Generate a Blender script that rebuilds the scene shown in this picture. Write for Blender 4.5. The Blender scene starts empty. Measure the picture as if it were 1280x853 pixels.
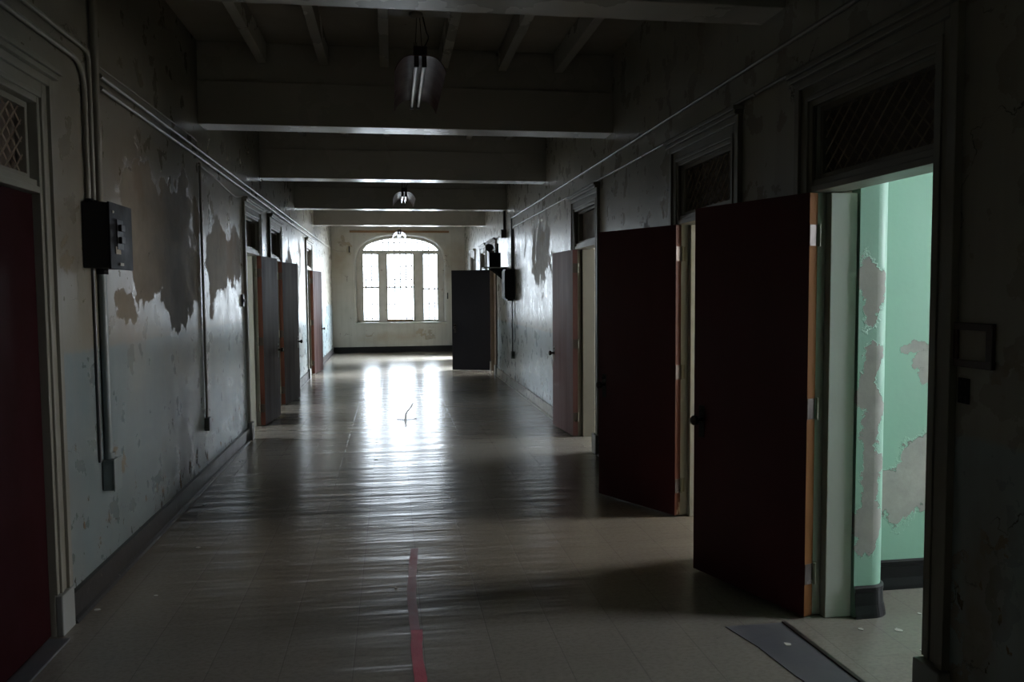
import bpy, bmesh, math, random
from mathutils import Vector, Matrix
random.seed(7)
SC = bpy.context.scene
COL = SC.collection

# ------------------------------------------------------------------ dimensions (metres)
XL, XR = -1.58, 2.0            # corridor wall faces
YB, YF = -2.5, 21.97           # back end, far wall face
TH = 0.38                      # corridor wall thickness
ZC = 3.72                      # ceiling slab
OUT_L, OUT_R = -5.0, 5.2       # outer walls of the side rooms
SKY = 18.0

# ------------------------------------------------------------------ shader helper
class Sh:
    def __init__(s, name, obj_space=False):
        s.m = bpy.data.materials.new(name); s.m.use_nodes = True
        s.nt = s.m.node_tree; s.b = s.nt.nodes['Principled BSDF']
        if obj_space:
            s.pos = s.nt.nodes.new('ShaderNodeTexCoord').outputs['Object']
        else:
            s.pos = s.nt.nodes.new('ShaderNodeNewGeometry').outputs['Position']
    def put(s, sock, v):
        if isinstance(v, bpy.types.NodeSocket): s.nt.links.new(v, sock)
        elif isinstance(v, (tuple, list)) and len(v) == 3 and sock.type == 'RGBA': sock.default_value = (*v, 1)
        else: sock.default_value = v
    def ma(s, op, a, b=None, c=None):
        n = s.nt.nodes.new('ShaderNodeMath'); n.operation = op
        s.put(n.inputs[0], a)
        if b is not None: s.put(n.inputs[1], b)
        if c is not None: s.put(n.inputs[2], c)
        return n.outputs[0]
    def vm(s, op, a, b=None):
        n = s.nt.nodes.new('ShaderNodeVectorMath'); n.operation = op
        s.put(n.inputs[0], a)
        if b is not None: s.put(n.inputs[1], b)
        return n.outputs['Value'] if op in ('LENGTH', 'DOT_PRODUCT') else n.outputs['Vector']
    def noise(s, scale, detail=3, vec=None, rough=.55, color=False):
        n = s.nt.nodes.new('ShaderNodeTexNoise')
        s.put(n.inputs['Vector'], vec if vec is not None else s.pos)
        n.inputs['Scale'].default_value = scale; n.inputs['Detail'].default_value = detail
        n.inputs['Roughness'].default_value = rough
        return n.outputs['Color'] if color else n.outputs['Fac']
    def step(s, v, lo, hi, a=0., b=1.):
        n = s.nt.nodes.new('ShaderNodeMapRange')
        s.put(n.inputs['Value'], v)
        for k, x in (('From Min', lo), ('From Max', hi), ('To Min', a), ('To Max', b)): s.put(n.inputs[k], x)
        return n.outputs['Result']
    def mix(s, f, a, b, mode='MIX'):
        n = s.nt.nodes.new('ShaderNodeMix'); n.data_type = 'RGBA'; n.blend_type = mode
        s.put(n.inputs[0], f); s.put(n.inputs[6], a); s.put(n.inputs[7], b)
        return n.outputs[2]
    def xyz(s, vec=None):
        n = s.nt.nodes.new('ShaderNodeSeparateXYZ'); s.put(n.inputs[0], vec if vec is not None else s.pos)
        return n.outputs
    def scaled(s, v, vec=None):
        return s.vm('MULTIPLY', vec if vec is not None else s.pos, v)
    def warp(s, scale, amp, detail=5):
        c = s.noise(scale, detail, color=True)
        c = s.vm('SUBTRACT', c, (.5, .5, .5))
        return s.vm('ADD', s.pos, s.vm('MULTIPLY', c, (amp, amp, amp)))
    def blobs(s, vec, lst):
        d = None
        for c, r in lst:
            q = s.vm('LENGTH', s.vm('MULTIPLY', s.vm('SUBTRACT', vec, c), tuple(1/x for x in r)))
            d = q if d is None else s.ma('MINIMUM', d, q)
        return d
    def bump(s, h, strength=.5, dist=.01, prev=None):
        n = s.nt.nodes.new('ShaderNodeBump'); s.put(n.inputs['Height'], h)
        n.inputs['Strength'].default_value = strength; n.inputs['Distance'].default_value = dist
        if prev is not None: s.nt.links.new(prev, n.inputs['Normal'])
        return n.outputs['Normal']
    def out(s, color, rough=.5, normal=None, metal=0., spec=None):
        s.put(s.b.inputs['Base Color'], color); s.put(s.b.inputs['Roughness'], rough)
        s.put(s.b.inputs['Metallic'], metal)
        if spec is not None: s.put(s.b.inputs['Specular IOR Level'], spec)
        if normal is not None: s.nt.links.new(normal, s.b.inputs['Normal'])
        return s.m

def paint(name, col, col2=None, rough=.45, scale=6, amount=.5, metal=0., bump=.15, chip=None, chip_t=.68, stretch=(1, 1, 1), spec=None, chip_scale=9):
    s = Sh(name, True)
    v = s.scaled(stretch)
    n = s.noise(scale, 5, v)
    c = s.mix(s.step(n, .35, .7, 0, amount), col, col2 or tuple(x*.75 for x in col))
    h = s.noise(scale*4, 4, v)
    if chip:
        k = s.step(s.noise(chip_scale, 6, v, .65), chip_t, chip_t+.015)
        c = s.mix(k, c, chip)
        h = s.ma('SUBTRACT', h, s.ma('MULTIPLY', k, .6))
    r = s.step(n, .3, .7, rough*.85, min(1, rough*1.2))
    return s.out(c, r, s.bump(h, bump, .004), metal, spec)

def wall_mat(name, low, up, dado, peel, spots, stains, plaster=(.40, .37, .31), brown=(.21, .165, .11), spot_dark=(.10, .085, .065), rough=.42, spot_top=1.2, wamp=.30, base_bump=.12, spot_t=.66, worn=.5, wscale=1.):
    s = Sh(name)
    x, y, z = s.xyz()
    big = s.noise(.9, 4); fine = s.noise(26, 5); mid = s.noise(4.5, 5)
    edge = s.ma('ADD', dado, s.ma('MULTIPLY', s.ma('SUBTRACT', mid, .5), .05))
    k = s.step(s.ma('SUBTRACT', z, edge), -.012, .012)
    c = s.mix(k, low, up); spec = .5
    # vertical grime runs and blotches of old paint
    runs = s.noise(1, 5, s.scaled((9, 9, .7)))
    c = s.mix(s.step(runs, .5, .75, 0, worn*.55), c, (.19, .172, .145))
    c = s.mix(s.step(big, .48, .72, 0, worn), c, (.21, .19, .155))
    rr = s.step(mid, .3, .7, rough*.8, rough*1.25)
    h = s.ma('MULTIPLY', fine, .25)
    h = s.ma('ADD', h, s.ma('MULTIPLY', s.noise(5, 3), .8))
    c1 = s.vm('MULTIPLY', s.vm('SUBTRACT', s.noise(2.3/wscale, 4, color=True), (.5,.5,.5)), (wamp*3.2,)*3)
    c2 = s.vm('MULTIPLY', s.vm('SUBTRACT', s.noise(9/wscale, 7, rough=.7, color=True), (.5,.5,.5)), (wamp*1.3,)*3)
    w = s.vm('ADD', s.pos, s.vm('ADD', c1, c2))
    if stains:
        d = s.blobs(s.warp(1.7, .55, 6), stains)
        sm = s.step(d, .45, 1.05, 1, 0)
        sm = s.ma('MULTIPLY', sm, s.step(s.noise(3.2, 6), .30, .62, .25, 1.0))
        c = s.mix(s.ma('MULTIPLY', sm, .85), c, brown)
    if peel:
        d = s.blobs(w, peel)
        m = s.step(d, .99, 1.0, 1, 0)
        pc = s.mix(s.step(s.noise(3.5, 7, rough=.7), .35, .62), plaster, tuple(v*.72 for v in plaster))
        pc = s.mix(s.step(s.noise(1.6, 5), .50, .58, 0, .7), pc, brown)
        c = s.mix(m, c, pc)
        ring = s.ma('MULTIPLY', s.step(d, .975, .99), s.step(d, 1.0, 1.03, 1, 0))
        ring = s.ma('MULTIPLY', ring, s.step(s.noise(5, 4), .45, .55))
        c = s.mix(s.ma('MULTIPLY', ring, .8), c, (.07, .06, .05))  # dark peel rim: dirt, with the shadow gap under lifted paint painted in
        h = s.ma('SUBTRACT', h, s.ma('MULTIPLY', m, 1.0))
        h = s.ma('ADD', h, s.ma('MULTIPLY', s.step(d, 1.0, 1.12, 1.6, 0), s.ma('SUBTRACT', 1, m)))
        rr = s.ma('ADD', rr, s.ma('MULTIPLY', m, .4))
    if spots:
        vo = s.nt.nodes.new('ShaderNodeTexVoronoi'); vo.feature = 'DISTANCE_TO_EDGE'; vo.inputs['Scale'].default_value = 1.5
        s.put(vo.inputs['Vector'], s.warp(3.5, .5, 6))
        ck = s.ma('MULTIPLY', s.step(vo.outputs['Distance'], .003, .006, 1, 0), s.step(s.noise(1.9, 3), .56, .60))
        c = s.mix(s.ma('MULTIPLY', ck, .8), c, (.04, .033, .028)); h = s.ma('SUBTRACT', h, s.ma('MULTIPLY', ck, .7))
        sv = s.scaled((1, 1, .62))
        sn = s.noise(10.5, 5, sv, .62)
        lift = s.step(z, .25, spot_top, 0., .19)
        sk = s.step(s.ma('SUBTRACT', sn, lift), spot_t, spot_t+.012)
        c = s.mix(sk, c, s.mix(s.step(s.noise(11, 3), .45, .55), spot_dark, brown))
        h = s.ma('SUBTRACT', h, s.ma('MULTIPLY', sk, .9))
        rr = s.ma('ADD', rr, s.ma('MULTIPLY', sk, .4)); spec = s.ma('SUBTRACT', .5, s.ma('MULTIPLY', sk, .42))
    return s.out(c, rr, s.bump(h, base_bump*4, .006), 0, spec)

def yz(y, z, ry, rz): return ((0, y, z), (50, ry, rz))
def xz(x, z, rx, rz): return ((x, 0, z), (rx, 50, rz))

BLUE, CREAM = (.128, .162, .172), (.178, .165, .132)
M = {}
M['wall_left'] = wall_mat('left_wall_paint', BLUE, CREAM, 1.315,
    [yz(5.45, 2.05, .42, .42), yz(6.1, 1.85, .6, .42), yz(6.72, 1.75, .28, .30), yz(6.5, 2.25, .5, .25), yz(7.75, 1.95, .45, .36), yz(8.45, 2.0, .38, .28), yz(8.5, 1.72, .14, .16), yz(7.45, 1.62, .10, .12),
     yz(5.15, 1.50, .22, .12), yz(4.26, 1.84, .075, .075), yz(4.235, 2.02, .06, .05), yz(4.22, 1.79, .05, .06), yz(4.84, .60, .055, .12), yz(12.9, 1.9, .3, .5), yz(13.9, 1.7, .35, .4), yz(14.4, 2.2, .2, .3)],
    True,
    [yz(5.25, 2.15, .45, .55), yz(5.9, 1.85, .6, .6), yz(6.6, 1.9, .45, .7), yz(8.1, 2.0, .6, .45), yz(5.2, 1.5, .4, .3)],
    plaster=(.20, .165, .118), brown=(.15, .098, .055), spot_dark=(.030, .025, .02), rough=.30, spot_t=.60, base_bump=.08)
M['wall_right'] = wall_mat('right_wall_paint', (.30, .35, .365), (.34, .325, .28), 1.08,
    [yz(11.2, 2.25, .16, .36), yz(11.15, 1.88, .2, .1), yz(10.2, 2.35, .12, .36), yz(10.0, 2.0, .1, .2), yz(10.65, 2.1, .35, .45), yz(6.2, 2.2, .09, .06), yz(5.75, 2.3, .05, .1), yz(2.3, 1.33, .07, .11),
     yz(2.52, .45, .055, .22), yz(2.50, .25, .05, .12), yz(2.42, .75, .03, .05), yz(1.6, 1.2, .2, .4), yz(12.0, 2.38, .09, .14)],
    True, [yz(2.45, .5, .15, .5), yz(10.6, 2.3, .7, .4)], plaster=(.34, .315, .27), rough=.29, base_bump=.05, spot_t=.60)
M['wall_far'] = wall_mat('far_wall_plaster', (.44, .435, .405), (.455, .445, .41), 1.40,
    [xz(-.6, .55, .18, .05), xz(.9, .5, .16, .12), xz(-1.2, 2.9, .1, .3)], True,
    [xz(1.75, 2.4, .45, .8), xz(-1.3, 2.6, .4, .8), xz(.2, 3.35, 1.6, .2), xz(0, .4, 1.2, .2), xz(1.8, 1.2, .2, .4)], brown=(.34, .285, .21), rough=.6, spot_t=.70)
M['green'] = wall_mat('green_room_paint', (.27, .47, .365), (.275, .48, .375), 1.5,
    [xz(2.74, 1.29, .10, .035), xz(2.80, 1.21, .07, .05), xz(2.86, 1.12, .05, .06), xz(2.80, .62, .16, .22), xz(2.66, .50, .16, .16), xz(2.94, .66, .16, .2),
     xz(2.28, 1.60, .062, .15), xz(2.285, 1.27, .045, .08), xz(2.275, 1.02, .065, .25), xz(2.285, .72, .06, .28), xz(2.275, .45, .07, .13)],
    False, None, plaster=(.40, .385, .355), brown=(.35, .33, .30), rough=.5, wamp=.075, worn=.10, wscale=.35)
M['room'] = wall_mat('side_room_paint', (.46, .44, .35), (.50, .47, .38), 1.3, None, True, None, rough=.55)
M['ceiling'] = paint('ceiling_paint', (.40, .365, .315), (.30, .26, .215), .7, 2, .6, bump=.2, chip=(.16, .13, .1), chip_t=.70, chip_scale=3)
M['beam'] = paint('beam_paint', (.48, .46, .425), (.38, .36, .325), .26, 1.5, .5, bump=.10, chip=(.15, .12, .1), chip_t=.72, chip_scale=4)
M['trim'] = paint('cream_woodwork_paint', (.21, .198, .16), (.15, .138, .11), .42, 3, .5, bump=.2, chip=(.17, .12, .08), chip_t=.70, stretch=(1, 1, .35), chip_scale=14)
M['plinth'] = paint('pale_plinth_paint', (.25, .255, .245), (.2, .2, .18), .45, 3, .4, bump=.2, chip=(.1, .08, .06), chip_t=.7)
M['trim_white'] = paint('white_jamb_paint', (.46, .48, .44), (.40, .40, .35), .42, 3, .35, bump=.35, chip=(.33, .30, .25), chip_t=.695, stretch=(1, 1, .45), chip_scale=16)
M['base_dark'] = paint('black_baseboard', (.022, .021, .022), (.045, .042, .04), .35, 5, .6, bump=.3, chip=(.12, .10, .085), chip_t=.64, spec=.15)
M['base_black'] = paint('gloss_black_cove', (.006, .006, .007), (.010, .010, .011), .4, 4, .5, bump=.15, spec=.25)
M['base_worn'] = paint('worn_baseboard', (.30, .285, .25), (.18, .165, .14), .4, 4, .7, bump=.3, chip=(.06, .05, .04), chip_t=.58)
M['maroon'] = paint('maroon_door_paint', (.098, .016, .022), (.075, .012, .016), .5, 2.2, .7, bump=.10, stretch=(1, 1, .5), spec=.4)
M['maroon_lit'] = paint('lit_maroon_door_paint', (.10, .045, .040), (.07, .03, .027), .45, 2.2, .7, bump=.10, stretch=(3, 1, .3), spec=.12)  # maroon door paint lightened, the light on this leaf put into its colour
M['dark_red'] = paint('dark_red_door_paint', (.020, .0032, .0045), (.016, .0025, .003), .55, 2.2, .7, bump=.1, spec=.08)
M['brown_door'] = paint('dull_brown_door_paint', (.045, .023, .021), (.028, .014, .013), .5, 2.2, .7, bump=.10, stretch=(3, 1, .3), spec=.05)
M['black_door'] = paint('black_door_paint', (.007, .0065, .009), (.010, .009, .011), .6, 2.2, .7, bump=.1, spec=.2)
M['raw_wood'] = paint('bare_door_edge_wood', (.20, .085, .030), (.13, .052, .02), .7, 5, .8, bump=.25, chip=(.32, .26, .2), chip_t=.64, stretch=(1, 1, .12), spec=.08)
M['edge_red'] = paint('chipped_red_door_edge', (.075, .026, .02), (.11, .05, .028), .5, 5, .8, bump=.25, chip=(.36, .31, .25), chip_t=.60, stretch=(1, 1, .12), spec=.08)
M['hinge'] = paint('painted_hinge', (.34, .34, .28), (.24, .22, .15), .45, 14, .8, bump=.2, chip=(.10, .07, .05), chip_t=.68)
M['knob'] = paint('dark_bronze_knob', (.05, .04, .035), None, .3, 8, .5, metal=.7)
M['black_metal'] = paint('black_enamel', (.010, .0105, .014), (.014, .014, .017), .4, 8, .5, bump=.08, spec=.3)
M['dark_grey'] = paint('dark_grey_face', (.010, .011, .014), (.008, .009, .011), .5, 8, .5, bump=.05, spec=.15)
M['pipe'] = paint('painted_conduit', (.24, .23, .20), (.17, .16, .135), .38, 4, .6, bump=.1)
M['pipe_blue'] = paint('blue_painted_conduit', (.17, .205, .215), (.14, .16, .165), .38, 4, .6, bump=.1)
M['pipe_dark'] = paint('dark_conduit', (.05, .052, .058), (.035, .035, .04), .35, 4, .6, bump=.1)
M['wire'] = paint('bare_wire', (.30, .28, .26), None, .35, 8, .4)
M['transom'] = paint('dark_brown_transom', (.13, .097, .072), (.09, .066, .05), .5, 6, .7)
M['mesh'] = paint('rusty_wire_mesh', (.26, .21, .15), (.15, .11, .075), .5, 12, .7)
M['frame_wood'] = paint('dark_frame_wood', (.045, .022, .016), (.03, .014, .01), .4, 9, .6, stretch=(1, 1, 4))
M['paper'] = paint('aged_paper', (.36, .34, .29), (.29, .27, .22), .8, 10, .5)
M['winwood'] = paint('window_frame_paint', (.56, .54, .50), (.42, .40, .35), .45, 5, .6, bump=.25, chip=(.16, .12, .09), chip_t=.66)
M['brown_wood'] = paint('brown_batten', (.24, .13, .065), (.16, .085, .045), .6, 5, .7, stretch=(.4, 1, 1))
M['lamp'] = paint('lamp_hood_enamel', (.11, .033, .034), (.07, .022, .023), .42, 7, .6, bump=.06, chip=(.2, .19, .18), chip_t=.72, spec=.2)
M['lamp_dark'] = paint('lamp_housing', (.03, .018, .02), None, .45, 7, .5)
M['tape_red'] = paint('red_floor_tape', (.42, .035, .06), (.34, .03, .05), .45, 18, .7, bump=.2, chip=(.40, .25, .25), chip_t=.66, stretch=(1, .4, 1), chip_scale=40)
M['tape_worn'] = paint('worn_floor_tape', (.34, .235, .25), (.34, .12, .15), .5, 7, 1., bump=.2, chip=(.15, .035, .045), chip_t=.66, stretch=(1, .6, 1), chip_scale=22)
M['curl'] = paint('grey_tape_curl', (.62, .57, .54), (.5, .45, .42), .35, 20, .6)
def curl_mat():
    s_ = Sh('translucent_tape', True); nt = s_.nt
    t = nt.nodes.new('ShaderNodeBsdfTransparent'); t.inputs[0].default_value = (.62, .60, .58, 1)
    mx = nt.nodes.new('ShaderNodeMixShader'); mx.inputs[0].default_value = .6
    s_.out((.6, .55, .52), .35)
    nt.links.new(s_.b.outputs[0], mx.inputs[1]); nt.links.new(t.outputs[0], mx.inputs[2])
    nt.links.new(mx.outputs[0], nt.nodes['Material Output'].inputs['Surface'])
    return s_.m
M['curl'] = curl_mat()
M['slate'] = paint('bare_dark_slate', (.085, .085, .095), (.13, .125, .125), .45, 5, .8, bump=.25, chip=(.22, .20, .19), chip_t=.70)
M['brass'] = paint('dark_threshold_strip', (.05, .042, .036), None, .4, 8, .5, metal=.5)
M['chip'] = paint('paint_flake', (.48, .47, .42), None, .6, 8, .5)
M['bar'] = paint('security_bar_paint', (.18, .18, .18), None, .6, 8, .3)

def tube_mat():
    s = Sh('fluorescent_glass', True)
    return s.out((.42, .42, .46), .05, None, 0, .8)
M['tube'] = tube_mat()

def glass_mat():
    s = Sh('dusty_window_glass', True)
    nt = s.nt
    t = nt.nodes.new('ShaderNodeBsdfTransparent'); t.inputs[0].default_value = (.96, .97, .97, 1)
    g = nt.nodes.new('ShaderNodeBsdfGlossy'); g.inputs['Roughness'].default_value = .05
    f = nt.nodes.new('ShaderNodeFresnel'); f.inputs[0].default_value = 1.45
    mx = nt.nodes.new('ShaderNodeMixShader')
    nt.links.new(f.outputs[0], mx.inputs[0]); nt.links.new(t.outputs[0], mx.inputs[1]); nt.links.new(g.outputs[0], mx.inputs[2])
    nt.links.new(mx.outputs[0], nt.nodes['Material Output'].inputs['Surface'])
    return s.m
M['glass'] = glass_mat()

def floor_mat():
    s = Sh('vinyl_tile_floor')
    x, y, z = s.xyz()
    T = .305
    u = s.ma('ADD', s.ma('DIVIDE', x, T), .62); v = s.ma('DIVIDE', y, T)
    fu, fv = s.ma('FRACT', u), s.ma('FRACT', v)
    line = s.ma('MAXIMUM', s.step(s.ma('ABSOLUTE', s.ma('SUBTRACT', fu, .5)), .489, .495), s.step(s.ma('ABSOLUTE', s.ma('SUBTRACT', fv, .5)), .491, .496, 0, .45))
    cell = s.nt.nodes.new('ShaderNodeCombineXYZ')
    s.put(cell.inputs[0], s.ma('FLOOR', u)); s.put(cell.inputs[1], s.ma('FLOOR', v))
    wn = s.nt.nodes.new('ShaderNodeTexWhiteNoise'); s.put(wn.inputs['Vector'], cell.outputs[0])
    c = s.mix(s.step(wn.outputs['Value'], 0, 1, 0, .22), (.25, .228, .192), (.21, .192, .163))
    dirt = s.noise(1.3, 6)
    c = s.mix(s.step(dirt, .38, .75, 0, .35), c, (.16, .145, .12))
    c = s.mix(s.step(s.noise(38, 6, s.scaled((1, 1.6, 1)), .7), .45, .62, 0, .6), c, (.17, .155, .13))
    scuff = s.step(s.noise(14, 6, s.scaled((1, .8, 1)), .7), .68, .72)
    c = s.mix(s.ma('MULTIPLY', scuff, .5), c, (.09, .08, .065))
    c = s.mix(s.ma('MULTIPLY', line, .38), c, (.10, .09, .08))
    r = .225
    h1 = s.noise(1.0, 3, s.scaled((.75, 5.2, 1)))
    n1 = s.bump(h1, .36, .03)
    h2 = s.noise(6, 4, s.scaled((1, 2.6, 1)))
    n2 = s.bump(h2, .28, .004, n1)
    # every tile is cupped a little at its edges
    cup = s.ma('MULTIPLY', s.ma('POWER', s.ma('ABSOLUTE', s.ma('SUBTRACT', fv, .5)), 3.), s.step(wn.outputs['Value'], .2, 1, 0, 5.))
    n3 = s.bump(cup, .22, .006, n2)
    n4 = s.bump(s.ma('SUBTRACT', 1, line), .15, .002, n3)
    return s.out(c, r, n4, 0, .5)
M['floor'] = floor_mat()

# ------------------------------------------------------------------ mesh builder
class MB:
    def __init__(s): s.v = []; s.f = []; s.mi = []; s.sm = []
    def add(s, vs, fs, mi=0, smooth=False):
        o = len(s.v); s.v += [tuple(p) for p in vs]
        for f in fs: s.f.append([i+o for i in f]); s.mi.append(mi); s.sm.append(smooth)
        return s
    def box(s, x0, x1, y0, y1, z0, z1, mi=0, face_mi=None):
        x0, x1 = min(x0, x1), max(x0, x1); y0, y1 = min(y0, y1), max(y0, y1); z0, z1 = min(z0, z1), max(z0, z1)
        vs = [(x0,y0,z0),(x1,y0,z0),(x1,y1,z0),(x0,y1,z0),(x0,y0,z1),(x1,y0,z1),(x1,y1,z1),(x0,y1,z1)]
        fs = [(0,3,2,1),(4,5,6,7),(0,1,5,4),(1,2,6,5),(2,3,7,6),(3,0,4,7)]   # -z +z -y +x +y -x
        for k, f in enumerate(fs):
            s.add([vs[i] for i in f], [(0,1,2,3)], (face_mi or {}).get(k, mi))
        return s
    def path(s, pts, r, n=8, mi=0, cap=True, closed=False):
        pts = [Vector(p) for p in pts]; N = len(pts); rings = []
        up = None
        for i, p in enumerate(pts):
            a = pts[i-1] if (i > 0 or closed) else p; b = pts[(i+1) % N] if (i < N-1 or closed) else p
            d = (b-a).normalized()
            if up is None:
                up = Vector((0,0,1)) if abs(d.z) < .9 else Vector((1,0,0))
            e1 = (up - d*up.dot(d)).normalized(); e2 = d.cross(e1); up = e1
            rr = r[i] if isinstance(r, (list, tuple)) else r
            rings.append([p + e1*math.cos(2*math.pi*k/n)*rr + e2*math.sin(2*math.pi*k/n)*rr for k in range(n)])
        vs = [q for R_ in rings for q in R_]; fs = []
        for i in range(N if closed else N-1):
            for k in range(n):
                j = (i+1) % N
                fs.append((i*n+k, i*n+(k+1)%n, j*n+(k+1)%n, j*n+k))
        s.add(vs, fs, mi, True)
        if cap and not closed:
            s.add(rings[0], [tuple(range(n-1,-1,-1))], mi); s.add(rings[-1], [tuple(range(n))], mi)
        return s
    def lathe(s, prof, base, axis, n=20, mi=0):
        # prof: (radius, height along axis)
        ax = Vector(axis).normalized(); t = Vector((0,0,1)) if abs(ax.z) < .9 else Vector((1,0,0))
        e1 = (t-ax*t.dot(ax)).normalized(); e2 = ax.cross(e1); B = Vector(base)
        vs = [B+ax*h+e1*math.cos(2*math.pi*k/n)*r+e2*math.sin(2*math.pi*k/n)*r for r, h in prof for k in range(n)]
        fs = [(i*n+k, i*n+(k+1)%n, (i+1)*n+(k+1)%n, (i+1)*n+k) for i in range(len(prof)-1) for k in range(n)]
        return s.add(vs, fs, mi, True)
    def sweep(s, loop, prof_fn, mi=0, closed=False, smooth=True):
        rows = [prof_fn(i) for i in range(loop)]
        m = len(rows[0]); vs = [p for r_ in rows for p in r_]; fs = []
        for i in range(loop if closed else loop-1):
            j = (i+1) % loop
            for k in range(m-1): fs.append((i*m+k, i*m+k+1, j*m+k+1, j*m+k))
        return s.add(vs, fs, mi, smooth)
    def prism(s, poly, off, mi=0):
        n = len(poly); a = [Vector(p) for p in poly]; b = [p+Vector(off) for p in a]
        s.add(a, [tuple(range(n))], mi); s.add(b, [tuple(range(n-1,-1,-1))], mi)
        for k in range(n): s.add([a[k], a[(k+1)%n], b[(k+1)%n], b[k]], [(0,1,2,3)], mi)
        return s
    def build(s, name, mats, parent=None, world=True, bevel=0., weld=True):
        me = bpy.data.meshes.new(name); 
        off = parent.location if (parent is not None and world) else Vector((0,0,0))
        me.from_pydata([tuple(Vector(p)-off) for p in s.v], [], s.f)
        for mt in (mats if isinstance(mats, (list, tuple)) else [mats]): me.materials.append(mt)
        for p, mi, sm in zip(me.polygons, s.mi, s.sm): p.material_index = mi; p.use_smooth = sm
        bm = bmesh.new(); bm.from_mesh(me)
        if weld: bmesh.ops.remove_doubles(bm, verts=bm.verts, dist=1e-5)
        bmesh.ops.recalc_face_normals(bm, faces=bm.faces)
        for e_ in bm.edges:
            if len(e_.link_faces) == 2 and e_.calc_face_angle(0) > math.radians(38): e_.smooth = False
        bm.to_mesh(me); bm.free(); me.update()
        o = bpy.data.objects.new(name, me); COL.objects.link(o)
        if parent is not None: o.parent = parent
        if bevel:
            b = o.modifiers.new('bevel', 'BEVEL'); b.width = bevel; b.segments = 2; b.limit_method = 'ANGLE'; b.angle_limit = math.radians(40)
        return o

def tag(o, label=None, cat=None, group=None, kind=None):
    if label: o['label'] = label
    if cat: o['category'] = cat
    if group: o['group'] = group
    if kind: o['kind'] = kind
    return o
def empty(name, loc, label=None, cat=None, group=None, kind=None, rz=0.):
    o = bpy.data.objects.new(name, None); COL.objects.link(o)
    o.location = loc; o.rotation_euler = (0, 0, rz); o.empty_display_size = .1
    return tag(o, label, cat, group, kind)

# ------------------------------------------------------------------ room shell
DW = .82
# (y0, y1) of the openings, walking away from the camera
OPEN_L = [(3.12, 3.94), (9.15, 10.02), (10.98, 11.85), (15.48, 16.35)]
OPEN_R = [(2.73, 3.60), (4.53, 5.40), (7.71, 8.60), (15.40, 16.22), (17.05, 17.87), (19.30, 20.12)]
ZO = 2.47     # head of the openings, over the transom

def corridor_wall(name, xf, xb, opens, mat, room_mat, label):
    m = MB(); y = YB; e = .025
    fm = {5: 1} if xf > 0 else {3: 1}
    fm = {(3 if xf > 0 else 5): 1, 2: 1, 4: 1}
    for a, b in opens:
        m.box(xf, xb, y, a-e, 0, ZC, 0, fm); m.box(xf, xb, a-e, b+e, ZO+e, ZC, 0, fm); y = b+e
    m.box(xf, xb, y, YF+.4, 0, ZC, 0, fm)
    return tag(m.build(name, [mat, room_mat]), label, 'wall', kind='structure')
corridor_wall('wall_left', XL, XL-TH, [(-1.95, -1.10)]+OPEN_L, M['wall_left'], M['room'], 'long peeling corridor wall on the left, cream above pale blue')  # first left opening: unseen doorway added behind the camera to let fill light in
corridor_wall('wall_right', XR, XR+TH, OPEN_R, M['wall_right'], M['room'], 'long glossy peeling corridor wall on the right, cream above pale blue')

fl = MB(); fl.box(OUT_L-.3, OUT_R+.3, YB-.3, YF+.4, -.12, 0)
tag(fl.build('floor', M['floor']), 'worn glossy beige vinyl tile floor of the corridor', 'floor', kind='structure')

# ceiling: slab, downstand beams and joists
ce = MB(); ce.box(OUT_L-.3, OUT_R+.3, YB-.3, YF+.4, ZC, ZC+.12)
ceil = tag(ce.build('ceiling', M['ceiling']), 'dark ceiling slab above the joists of the corridor', 'ceiling', kind='structure')
BEAMS = [.75, 3.90, 7.10, 10.27, 13.85, 17.15]
for yb in BEAMS:
    m = MB(); m.box(XL, XR, yb, yb+.27, 3.03, 3.39); m.box(XL, XR, yb+.025, yb+.245, 3.39, ZC)
    m.build('beam', M['beam'], ceil, bevel=.006)
edges = [YB] + [v for yb in BEAMS for v in (yb, yb+.27)] + [YF]
for i in range(0, len(edges), 2):
    a, b = edges[i]+(0.02 if i else 0), edges[i+1]-.02
    b = min(b+.045, YF); a = a-.045 if i else a
    for xc in (-1.05, -.54, -.03, .48, .995, 1.50):
        m = MB(); m.box(xc-.0375, xc+.0375, a, b, 3.55, ZC); m.build('joist', M['beam'], ceil, bevel=.004)
m = MB(); m.box(.008, .4425, 5.70, 5.83, 3.555, 3.60); m.build('blocking_board', M['beam'], ceil, bevel=.003)
for yy in (5.0, 6.0):
    m = MB(); m.box(1.04, 1.46, yy, yy+.02, 3.685, ZC); m.build('lath', M['beam'], ceil)

# far wall with its basket-arched opening and rounded plaster reveal
WX, WA, WS, WR, WB = .245, 1.19, 2.38, .79, .80
def arch_z(x, a=WA, rise=WR, n=2.65):
    t = min(1, abs(x-WX)/a); return WS + rise*(1-t**n)**(1/n)
loop = []
NA = 40
for k in range(NA+1):
    th = math.pi*(1-k/NA)
    c, s_ = math.cos(th), math.sin(th)
    n = 2.65
    loop.append((WX + WA*math.copysign(abs(c)**(2/n), c), WS + WR*abs(s_)**(2/n)))
lp = [(WX-WA, WB)] + [(WX-WA, WB+(WS-WB)*k/6) for k in range(1, 6)] + loop + [(WX+WA, WS-(WS-WB)*k/6) for k in range(1, 6)] + [(WX+WA, WB)]
def nrm(i):
    a = Vector(lp[max(i-1, 0)]); b = Vector(lp[min(i+1, len(lp)-1)])
    d = (b-a).normalized(); return Vector((-d.y, d.x))
RB = .06
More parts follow.
